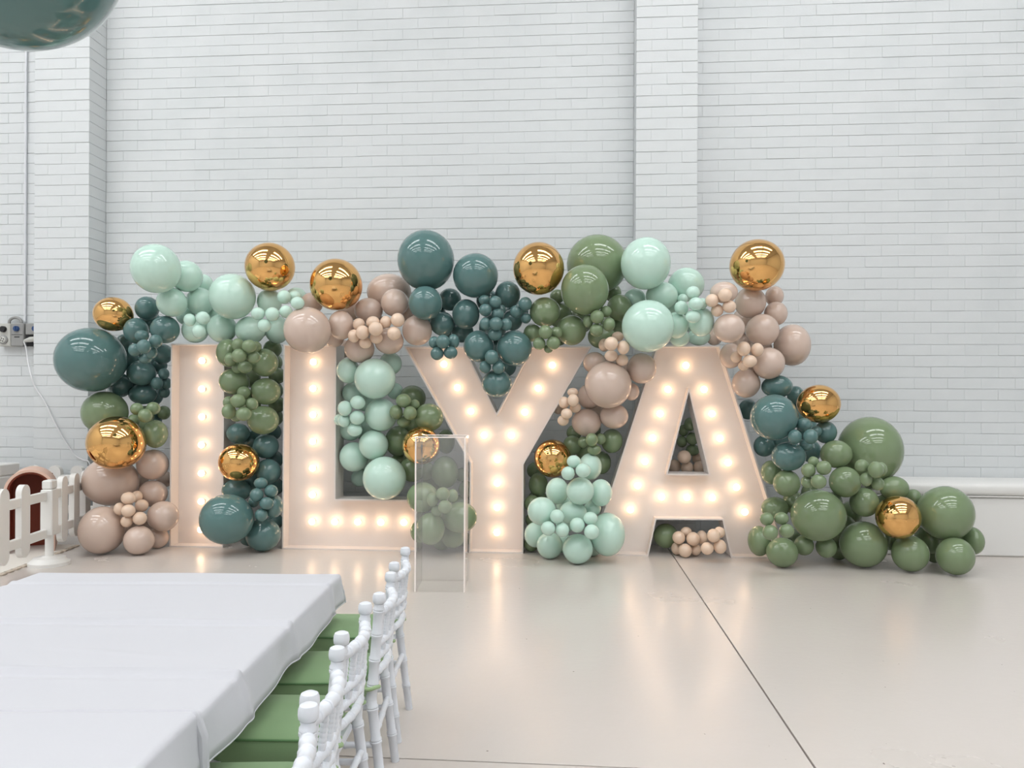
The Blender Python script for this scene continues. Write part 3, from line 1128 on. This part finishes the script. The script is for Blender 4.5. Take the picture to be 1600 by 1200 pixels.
for x in (0, Wp):
    for y in (0, Wp):
        MB().box(x-e_, x+e_, y-e_, y+e_, 0, Hp, 0.001).build('corner_edge', 'acrylic_edge' if y == 0 else 'acrylic', t, smooth=0)
MB().box(e_+.001, Wp-e_-.001, -0.003, 0.003, Hp-0.0045, Hp+0.0025, 0.001).build('top_edge', 'acrylic_edge', t, smooth=0)
MB().box(e_+.001, Wp-e_-.001, Wp-0.003, Wp+0.003, Hp-0.003, Hp+0.0025, 0.001).build('top_edge', 'acrylic_edge', t, smooth=0)

# ------------------------------------------------------------------ bench
bx0 = atY(1345, 870, 5.71).x; bx1 = 7.2
t = thing('bench', 'long white upholstered bench against the brick wall', 'bench', (bx0, 5.71, 0))
L = bx1-bx0
MB().box(0, L, 0.012, 0.45, 0.0, 0.425, 0.012).build('base', 'bench_vinyl', t, smooth=0)
mb = MB(); n = 10
def cushion(mb, x0, x1, y0, y1, z0, z1, rad=0.03, crown=0.01, nx=16, ny=10):
    """soft slab with rounded edges"""
    prof = []
    vs = []; fs = []
    ring = []
    for (ins, z) in ((rad, z0), (rad*0.3, z0+rad*0.3), (0, z0+rad), (0, z1-rad), (rad*0.3, z1-rad*0.3), (rad, z1), (rad*2.4, z1+crown*0.7), (min(x1-x0, y1-y0)*0.34, z1+crown)):
        ring.append((ins, z))
    for ins, z in ring:
        a0, a1, b0, b1 = x0+ins, x1-ins, y0+ins, y1-ins
        cr = max(0.004, 0.045-ins*0.3)
        pts = []
        for cxx, cyy, st in ((a1-cr, b1-cr, 0), (a0+cr, b1-cr, 90), (a0+cr, b0+cr, 180), (a1-cr, b0+cr, 270)):
            for q in range(6):
                an = math.radians(st+q*18); pts.append((cxx+cr*math.cos(an), cyy+cr*math.sin(an), z))
        vs += pts
    m_ = 24
    for i in range(len(ring)-1):
        for k in range(m_):
            k2 = (k+1) % m_; fs.append((i*m_+k, i*m_+k2, (i+1)*m_+k2, (i+1)*m_+k))
    fs.append(tuple(range(m_))[::-1]); fs.append(tuple((len(ring)-1)*m_+k for k in range(m_)))
    return mb.add(vs, fs)
cushion(MB(), -0.01, L+0.01, -0.012, 0.455, 0.436, 0.522, 0.025, 0.012).build('seat_cushion', 'bench_vinyl', t, smooth=60)
MB().tube([(0, 0.0, 0.4305), (L, 0.0, 0.4305)], 0.005, 8).build('piping', 'bench_vinyl', t)

# ------------------------------------------------------------------ power sockets on the left bay
yw = Y_BAY-0.002
def wx(px, py=520): p = atY(px, py, yw-0.06); return p.x, p.z
xa, zt = wx(-2, 505.5); xb, zb = wx(17, 541); xc1, _ = wx(18.5); xd, _ = wx(38.5); xe, _ = wx(40.5); xf = PL0-0.004
t = thing('power_outlet', 'pale grey socket unit with black knob above a round socket', 'power socket', ((xa+xb)/2, yw, zb))
w2 = (xb-xa)/2; hh = zt-zb
MB().box(-w2, w2, -0.07, 0, 0, hh, 0.006).build('body', 'light_grey_box', t, smooth=0)
Mx = Matrix.Rotation(math.pi/2, 4, 'X')
def disc(name, m_, x, z, r, y0, y1, parent, seg=20, inner=None):
    prof = [(r, 0), (r, (y0-y1)*0.8), (r*0.9, y0-y1)]
    return MB().lathe(prof, seg, Matrix.Translation((x, y0, z)) @ Mx).build(name, m_, parent)
k = disc('knob', 'black_plastic', 0, hh*0.74, 0.026, -0.07, -0.095, t)
disc('socket_ring', 'grey_box', 0, hh*0.28, 0.037, -0.07, -0.085, t)
disc('socket_face', 'light_grey_box', 0, hh*0.28, 0.026, -0.085, -0.09, t)
for q in range(4):
    disc('pin_hole', 'black_plastic', 0.013*math.cos(q*1.57+.4), hh*0.28+0.013*math.sin(q*1.57+.4), 0.005, -0.09, -0.092, t, 10)
t2 = thing('isolator_switch', 'mid grey switch box with blue knob beside the round socket', 'switch', ((xc1+xd)/2, yw, zb))
w3 = (xd-xc1)/2
MB().box(-w3, w3, -0.075, 0, 0, hh, 0.006).build('body', 'grey_box', t2, smooth=0)
disc('knob', 'blue_knob', 0, hh*0.76, 0.023, -0.075, -0.097, t2)
MB().box(-0.004, 0.004, -0.103, -0.0972, hh*0.76-0.02, hh*0.76+0.02).build('knob_bar', 'blue_knob', t2, smooth=0)
MB().box(-w3*0.85, w3*0.85, -0.077, -0.0752, hh*0.5-0.002, hh*0.5+0.002).build('lid_seam', 'black_plastic', t2, smooth=0)
MB().box(-w3*0.4, w3*0.4, -0.077, -0.0752, hh*0.4-0.004, hh*0.4+0.004).build('badge', 'black_plastic', t2, smooth=0)
t3 = thing('plug_outlet', 'dark grey outlet with blue knob and plug beside the brick pier', 'power socket', ((xe+xf)/2, yw, zb))
w4 = (xf-xe)/2
MB().box(-w4, w4, -0.07, 0, hh*0.5, hh, 0.006).build('body', 'grey_box', t3, smooth=0)
disc('knob', 'blue_knob', 0, hh*0.76, 0.023, -0.07, -0.092, t3)
MB().box(-w4, w4*0.8, -0.06, 0, 0.0, hh*0.49, 0.006).build('socket_body', 'black_plastic', t3, smooth=0)
MB().tube([(w4*0.6, -0.065, hh*0.36), (-w4*0.4, -0.085, hh*0.28), (-w4*0.9, -0.09, hh*0.22)], [0.022, 0.022, 0.012], 12).build('plug', 'light_grey_box', t3)
# looped conduit, straight conduit, white lead
arc = [((xa+xb)/2+0.02, yw-0.035, zt), ]
x_l, x_r = (xa+xb)/2+0.02, (xc1+xd)/2+0.01
pts = [(x_l, yw-0.035, zt+0.001)]+[((x_l+x_r)/2-(x_r-x_l)/2*math.cos(a), yw-0.035, zt+0.012+0.04*math.sin(a)) for a in [i*math.pi/10 for i in range(11)]]+[(x_r, yw-0.035, zt+0.001)]
tag(MB().tube(pts, 0.012, 10).build('conduit_loop', 'grey_box'), 'short grey flexible conduit arching over the socket units', 'conduit')
cxp = atY(39, 300, yw-0.02).x
tag(MB().tube([(cxp, yw-0.013, zt+0.02), (cxp, yw-0.013, Z_TOP)], 0.0095, 10).build('conduit_pipe', 'conduit_paint'), 'straight white painted conduit running down to the sockets', 'conduit')
lead = []
p0 = t3.location + Vector((-w4*0.95, -0.09, hh*0.2))
lead.append(p0)
for px, py, yy in ((41, 545, yw-0.09), (44, 565, yw-0.12), (48, 585, Y_PIL-0.02), (54.5, 604, Y_PIL-0.012), (70, 628, Y_PIL-0.012), (83, 655, Y_PIL-0.012), (95, 678, Y_PIL-0.012), (107, 697, Y_PIL-0.012), (118, 712, Y_PIL-0.012), (130, 719, Y_PIL-0.012), (139, 722, Y_PIL-0.012)):
    lead.append(atY(px, py, yy))
for q in range(1, 6): lead.append(lead[-1]+Vector((0.03, 0.0, -0.12)))
def smooth_path(pts, n=4):
    out = []
    for i in range(len(pts)-1):
        a, b_, c_, d_ = pts[max(0, i-1)], pts[i], pts[i+1], pts[min(len(pts)-1, i+2)]
        for s_ in range(n):
            t_ = s_/n
            out.append(0.5*((2*b_)+(c_-a)*t_+(2*a-5*b_+4*c_-d_)*t_*t_+(3*b_-a-3*c_+d_)*t_**3))
    return out+[pts[-1]]
tag(MB().tube(smooth_path(lead), 0.0055, 8).build('power_lead', 'white_cable'), 'white power lead trailing down across the brick pier', 'cable')

# ------------------------------------------------------------------ play area on the left
def picket_fence(label, A, B, spots, group='white picket fence panels'):
    A = Vector(A); B = Vector(B); dv = B-A; Lf = dv.length
    t = thing('picket_fence', label, 'fence', (A.x, A.y, 0), math.atan2(dv.y, dv.x), group)
    for z0, z1 in ((0.43, 0.49), (0.185, 0.245)):
        MB().box(0, Lf, -0.014, 0.014, z0, z1, 0.005).build('rail', 'white_plastic', t, smooth=0)
    me = None
    for i, sp_ in enumerate(spots):
        if me is None:
            hw = 0.052; z0, z1 = 0.115, 0.565
            poly = [(hw*math.cos(a), z1-hw+hw*math.sin(a)) for a in [j*math.pi/12 for j in range(13)]]
            poly += [(-hw*math.cos(a), z0+hw-hw*math.sin(a)) for a in [j*math.pi/12 for j in range(13)]]
            me = MB().prism(poly, -0.018, 0.018).mesh('picket', 'white_plastic', smooth=30)
            import bmesh
            bm = bmesh.new(); bm.from_mesh(me); bmesh.ops.recalc_face_normals(bm, faces=bm.faces); bm.to_mesh(me); bm.free()
        o = link('picket', me, t); o.location = (sp_, 0, 0)
    return t
def fence_post(label, P, rz=0):
    t = thing('fence_post', label, 'fence post', (P.x, P.y, 0), rz, 'white fence posts')
    MB().lathe([(0.125, 0.0), (0.125, 0.022), (0.10, 0.04), (0.095, 0.05), (0.045, 0.055), (0.04, 0.06)], 28).build('foot', 'white_plastic', t)
    MB().tube([(0, 0, 0.055), (0, 0, 0.2)], 0.026, 14).build('stem', 'white_plastic', t)
    MB().box(-0.055, 0.055, -0.036, 0.036, 0.2, 0.5, 0.006).build('sleeve', 'white_plastic', t, smooth=0)
    MB().box(-0.05, 0.05, -0.03, 0.03, 0.5005, 0.56, 0.008).build('cap', 'white_plastic', t, smooth=0)
    return t
fp = C(-3.05, 5.07); fn = C(-2.94, 4.12); ff = C(-3.18, 5.78)
dirA = (fn-fp).normalized(); dirB = (ff-fp).normalized()
picket_fence('white plastic picket fence panel in front of the pink arch', fp+dirA*0.06, fn, (0.28, 0.52, 0.76))
picket_fence('white plastic picket fence panel reaching the beige balloons', fp+dirB*0.06, ff, (0.15, 0.37, 0.59))
fence_post('white fence post on a round foot beside the play mat', fp, math.atan2(dirB.y, dirB.x))
picket_fence('white plastic picket fence panel along the brick wall', (ff.x-0.03, 5.86, 0), (ff.x-1.13, 5.88, 0), (0.1, 0.29, 0.48, 0.67, 0.86, 1.03))
# jigsaw foam mat
mA = onZ(-60, 925, 0); mB = onZ(126, 853, 0)
mdir = (mB-mA); mL = mdir.length; rz = math.atan2(mdir.y, mdir.x)
t = thing('play_mat', 'off white jigsaw foam play mat under the picket fence', 'play mat', (mA.x, mA.y, 0), rz)
MB().box(0, mL, 0.03, 1.6, 0.0005, 0.012).build('mat_sheet', 'mat_foam', t, smooth=0)
me = MB().box(-0.027, 0.027, -0.0, 0.0295, 0.0005, 0.012, 0.003).mesh('edge_tab', 'mat_edge', smooth=0)
nt_ = int(mL/0.075)
for i in range(nt_):
    o = link('edge_tab', me, t); o.location = ((i+0.5)*mL/nt_, 0, 0)
# arch block
t = thing('arch_tunnel', 'pink foam arch tunnel with dark terracotta inside behind the fence', 'play tunnel', C(-3.39, 5.40, 0.0125), YAW+math.radians(28), None)
R1, R0, zc, Ld = 0.155, 0.125, 0.43, 0.34
outl = [(R1, 0)]+[(R1*math.cos(a), zc+R1*math.sin(a)) for a in [j*math.pi/20 for j in range(21)]]+[(-R1, 0)]
innl = [(R0+0.012, 0)]+[((R0+0.012)*math.cos(a), zc+(R0+0.012)*math.sin(a)) for a in [j*math.pi/20 for j in range(21)]]+[(-R0-0.012, 0)]
in2 = [(R0, 0)]+[(R0*math.cos(a), zc+R0*math.sin(a)) for a in [j*math.pi/20 for j in range(21)]]+[(-R0, 0)]
def arch_shell(o_, i_, y0, y1):
    mb = MB(); n = len(o_)
    vs = [(x, y0, z) for x, z in o_]+[(x, y1, z) for x, z in o_]+[(x, y0, z) for x, z in i_]+[(x, y1, z) for x, z in i_]
    fs = []
    for i in range(n-1):
        j = i+1
        fs += [(i, j, n+j, n+i), (2*n+i, 3*n+i, 3*n+j, 2*n+j), (i, 2*n+i, 2*n+j, j), (n+i, n+j, 3*n+j, 3*n+i)]
    fs += [(0, n, 3*n, 2*n), (n-1, 3*n-1, 4*n-1, 2*n-1)]
    return mb.add(vs, fs)
arch_shell(outl, innl, 0, Ld).build('shell', 'pink_foam', t, fix=True)
arch_shell([(x*0.999, z) for x, z in innl], in2, 0.012, Ld-0.004).build('lining', 'terracotta_foam', t, fix=True)
MB().box(-R0, R0, Ld-0.03, Ld-0.01, 0.0, zc+0.1).build('end_board', 'terracotta_foam', t, smooth=0)
# white step block by the wall
sb = atY(22, 745, 5.72)
t = thing('step_block', 'small white stepped soft play block by the wall', 'play block', (sb.x-0.42, 5.55, 0.0))
MB().box(0, 0.42, 0, 0.26, 0.0, 0.5, 0.012).build('lower_step', 'white_plastic', t, smooth=0)
MB().box(0, 0.19, 0.02, 0.24, 0.501, 0.585, 0.008).build('upper_step', 'white_plastic', t, smooth=0)
MB().box(0.2, 0.418, 0.02, 0.24, 0.501, 0.59, 0.008).build('upper_step', 'white_plastic', t, smooth=0)

# ------------------------------------------------------------------ tables and cloths
def table(label, x0, x1, d0, d1, z):
    cx_, cd_ = (x0+x1)/2, (d0+d1)/2; p = C(cx_, cd_)
    t = thing('party_table', label, 'table', (p.x, p.y, 0), YAW, 'low party tables')
    hx, hy = (x1-x0)/2-0.006, (d1-d0)/2-0.006
    MB().box(-hx, hx, -hy, hy, z-0.035, z-0.006, 0.006).build('tabletop', 'white_plastic', t, smooth=0)
    for sx in (-1, 1):
        for sy in (-1, 1):
            MB().tube([(sx*(hx-0.14), sy*(hy-0.12), 0), (sx*(hx-0.14), sy*(hy-0.12), z-0.0355)], 0.014, 12).build('leg', 'steel_grey', t)
        MB().tube([(sx*(hx-0.14), -(hy-0.12)+0.015, 0.12), (sx*(hx-0.14), (hy-0.12)-0.015, 0.12)], 0.009, 8).build('crossbar', 'steel_grey', t)
def cloth(label, x0, x1, d0, d1, z, drop, creases, seedv, ends=(1, 1)):
    rnd = random.Random(seedv)
    p = C((x0+x1)/2, (d0+d1)/2); hx, hy = (x1-x0)/2, (d1-d0)/2
    ph = [rnd.uniform(0, 6.28) for _ in range(8)]
    rad = 0.012
    def top(a, b_):
        h = 0.0012*math.sin(9*a+ph[0])*math.sin(7*b_+ph[1]) + 0.0022*math.exp(-((b_-0.25*a-0.12)/0.014)**2)*max(0, math.sin(5*a+2.0)) + 0.002*math.exp(-((b_+0.18*a+0.2)/0.012)**2)*max(0, math.sin(6*a+0.5))
        for k, (dc, amp) in enumerate(creases):
            q = b_-(dc-(d0+d1)/2)-0.006*math.sin(3.5*a+ph[k % 8])
            h += amp*math.exp(-(q/0.0075)**2) - amp*0.5*math.exp(-((q+0.022)/0.014)**2)
        return max(h, -0.004)
    def P(a, b_):
        ca = max(-hx+rad, min(hx-rad, a)); cb = max(-hy+rad, min(hy-rad, b_))
        ea, eb = a-ca, b_-cb; hp_ = math.hypot(ea, eb); e = max(abs(ea), abs(eb))
        h = top(ca, cb)
        if e < 1e-6: return (ca, cb, z+h)
        ux, uy = ea/hp_, eb/hp_
        arc_ = rad*math.pi/2
        if e < arc_:
            an = e/rad; return (ca+ux*rad*math.sin(an), cb+uy*rad*math.sin(an), z+h-rad*(1-math.cos(an)))
        s_ = e-arc_
        per = ca*uy - cb*ux
        wv = 0.006*math.sin(per*11+ph[3])+0.004*math.sin(per*23+ph[4])
        out = rad+s_*(0.16)+wv*min(1, s_/0.05)
        if len(creases):
            for k, (dc, amp) in enumerate(creases):
                q = cb-(dc-(d0+d1)/2); out += 0.007*math.exp(-(q/0.02)**2)*min(1, s_/0.03)*abs(ux)
        return (ca+ux*out, cb+uy*out, z+h*max(0, 1-s_/0.05)-rad-s_*0.98)
    ex = drop+rad*0.57
    na, nb = 64, 150
    A = [-hx-ex+ (2*hx+2*ex)*i/na for i in range(na+1)]
    B = [-(hy+ex*ends[0])+(2*hy+ex*(ends[0]+ends[1]))*j/nb for j in range(nb+1)]
    # put finer lines at the edges
    for e in (0.25, 0.5, 0.75, 1.0): 
        for s_ in (-1, 1):
            A.append(s_*(hx-rad+rad*math.pi/2*e)); A.append(s_*(hx-rad))
            if ends[0] and s_ < 0 or ends[1] and s_ > 0: B.append(s_*(hy-rad+rad*math.pi/2*e)); B.append(s_*(hy-rad))
    A = sorted(set(round(a, 5) for a in A)); B = sorted(set(round(b_, 5) for b_ in B))
    vs = [P(a, b_) for b_ in B for a in A]; n = len(A)
    fs = [(j*n+i, j*n+i+1, (j+1)*n+i+1, (j+1)*n+i) for j in range(len(B)-1) for i in range(n-1)]
    o = MB().add(vs, fs).build('tablecloth', 'cloth_white', None, smooth=0)
    for pl in o.data.polygons: pl.use_smooth = True
    o.location = (p.x, p.y, 0); o.rotation_euler = (0, 0, YAW)
    sol = o.modifiers.new('thickness', 'SOLIDIFY'); sol.thickness = 0.002; sol.offset = 1
    tag(o, label, 'tablecloth', 'white tablecloths')
    # stitched hem: a slightly thicker band along the border
    def hem(pts):
        return MB().tube(pts, 0.0028, 6).build('hem', 'cloth_white', o)
    hem([P(A[-1], b_) for b_ in B]); hem([P(A[0], b_) for b_ in B])
    r_end = 0.0028 if ends[1] else 0.010
    MB().tube([P(a, B[-1]) for a in A], r_end, 8).build('hem', 'cloth_white', o); hem([P(a, B[0]) for a in A])
    return o
TZ = 0.50
table('low white party table nearer the lit letters', -1.60, -0.575, 1.40, 2.60, TZ)
table('low white party table farther from the lit letters', -1.60, -0.575, 0.25, 1.395, TZ)
cloth('creased white cloth on the table nearer the lit letters', -1.60, -0.575, 1.397, 2.60, TZ, 0.085, [(2.45, 0.005), (2.02, 0.012), (1.64, 0.013)], 3, ends=(0, 1))
cloth('white cloth whose hem overlaps the creased tablecloth', -1.603, -0.572, 0.25, 1.41, TZ+0.012, 0.09, [(1.02, 0.004), (0.62, 0.004)], 5, ends=(1, 0))

# ------------------------------------------------------------------ children's chairs
def make_chair():
    t = thing('bamboo_chair', 'x', 'chair', group='white bamboo style chairs')
    W2, SZ, H = 0.122, 0.285, 0.573
    yb, yf_ = -0.125, 0.135
    cm = 'chair_resin'
    for s_ in (-1, 1):
        # rear post: splayed below the seat, leaning a little above it
        pts = [(s_*(W2+0.012), yb-0.035, 0.0), (s_*W2, yb, SZ), (s_*(W2+0.004), yb-0.02, H-0.03)]
        mb = MB()
        b1 = bamboo(pts[0], pts[1], 0.0125, (0.3, 0.62, 0.92), taper=1.12); mb.add(b1.v, b1.f)
        b2 = bamboo(pts[1], pts[2], 0.0142, (0.16, 0.42, 0.68, 0.93), taper=0.92); mb.add(b2.v, b2.f)
        post = mb.build('rear_post', cm, t)
        M = Matrix.Translation(pts[2])
        MB().lathe([(0.0135, 0.0005), (0.017, 0.004), (0.018, 0.012), (0.0175, 0.02), (0.015, 0.0265), (0.009, 0.0295)], 16, M).build('finial', cm, post)
        b3 = bamboo((s_*(W2+0.008), yf_+0.02, 0), (s_*(W2-0.002), yf_, SZ-0.004), 0.0115, (0.3, 0.62, 0.92), taper=1.12)
        b3.build('front_leg', cm, t)
        bamboo((s_*(W2+0.004), yb-0.012, 0.165), (s_*(W2+0.003), yf_+0.01, 0.165), 0.0085, (0.3, 0.7)).build('side_stretcher', cm, t)
    bow = (0, -0.022, 0)
    bamboo((-W2, yb-0.018, H-0.055), (W2, yb-0.018, H-0.055), 0.0125, (0.1, 0.26, 0.42, 0.58, 0.74, 0.9), bow=bow).build('top_rail', cm, t)
    bamboo((-W2, yb-0.011, 0.432), (W2, yb-0.011, 0.432), 0.0098, (0.12, 0.3, 0.5, 0.7, 0.88), bow=bow).build('back_rail', cm, t)
    bamboo((-W2, yb-0.008, 0.396), (W2, yb-0.008, 0.396), 0.0098, (0.12, 0.3, 0.5, 0.7, 0.88), bow=bow).build('back_rail', cm, t)
    bamboo((-W2, yb-0.004, 0.352), (W2, yb-0.004, 0.352), 0.0098, (0.12, 0.3, 0.5, 0.7, 0.88), bow=bow).build('back_rail', cm, t)
    for i in range(6):
        q = (i+0.5)/6; x = -W2+2*W2*q; by = -0.022*4*q*(1-q)
        bamboo((x, yb-0.011+by, 0.441), (x, yb-0.018+by, H-0.066), 0.0072, (0.22, 0.5, 0.78), seg=8).build('spindle', cm, t)
    for i in range(4):
        q = (i+1)/5; x = -W2+2*W2*q; by = -0.022*4*q*(1-q)
        bamboo((x, yb-0.008+by, 0.405), (x, yb-0.011+by, 0.423), 0.008, (), seg=8).build('spacer', cm, t)
    for y in (yb-0.012, yf_+0.01):
        bamboo((-W2, y, 0.195), (W2, y, 0.195), 0.0085, (0.2, 0.5, 0.8)).build('stretcher', cm, t)
    mb = MB()
    mb.box(-W2+0.008, W2-0.008, yb+0.008, yf_+0.008, SZ-0.034, SZ-0.0135, 0.005)
    mb.build('seat_frame', cm, t, smooth=0)
    cu = cushion(MB(), -W2-0.004, W2+0.004, yb+0.022, yf_+0.026, SZ-0.013, SZ+0.049, 0.006, 0.009).build('cushion', 'cushion_green', t, smooth=60)
    zz = SZ+0.0445
    pts = []
    a0, a1, b0, b1 = -W2-0.004, W2+0.004, yb+0.022, yf_+0.026
    for cxx, cyy, st in ((a1-.045, b1-.045, 0), (a0+.045, b1-.045, 90), (a0+.045, b0+.045, 180), (a1-.045, b0+.045, 270)):
        for q in range(6):
            an = math.radians(st+q*18); pts.append((cxx+.0455*math.cos(an), cyy+.0455*math.sin(an), zz))
    pts.append(pts[0])
    MB().tube(pts, 0.0026, 6, cap=False).build('piping', 'cushion_piping', cu)
    for s_ in (-1, 1):
        ring = [(s_*W2+0.0185*math.cos(a), yb-0.001+0.0185*math.sin(a), SZ+0.034+0.003*math.sin(a*2)) for a in [i*math.pi/8 for i in range(17)]]
        MB().tube(ring, 0.0055, 8, cap=False).build('tie', 'tie_green', cu)
        MB().tube([(s_*W2*0.9, yb+0.016, SZ+0.034), (s_*W2*0.62, yb-0.006, SZ+0.03), (s_*W2*0.45, yb+0.022, SZ+0.026)], 0.005, 8).build('tie', 'tie_green', cu)
    return t
CHAIRS = [(-0.378, 2.575, 0, 'white bamboo style chair with green pad, beside the far table corner by the letters'),
          (-0.362, 2.175, 2, 'white bamboo style chair with green pad, second from the letters'),
          (-0.378, 1.83, -1, 'white bamboo style chair with green pad, third from the letters'),
          (-0.362, 1.468, 2, 'white bamboo style chair with green pad, fourth from the letters'),
          (-0.346, 1.17, 0, 'white bamboo style chair with green pad, fifth from the letters')]
proto = make_chair()
for i, (xc, d, rot, lab) in enumerate(CHAIRS):
    o = proto if i == 0 else copy_tree(proto)
    p = C(xc-0.14, d)
    o.location = (p.x, p.y, 0); o.rotation_euler = (0, 0, YAW+math.radians(90+rot)); o['label'] = lab
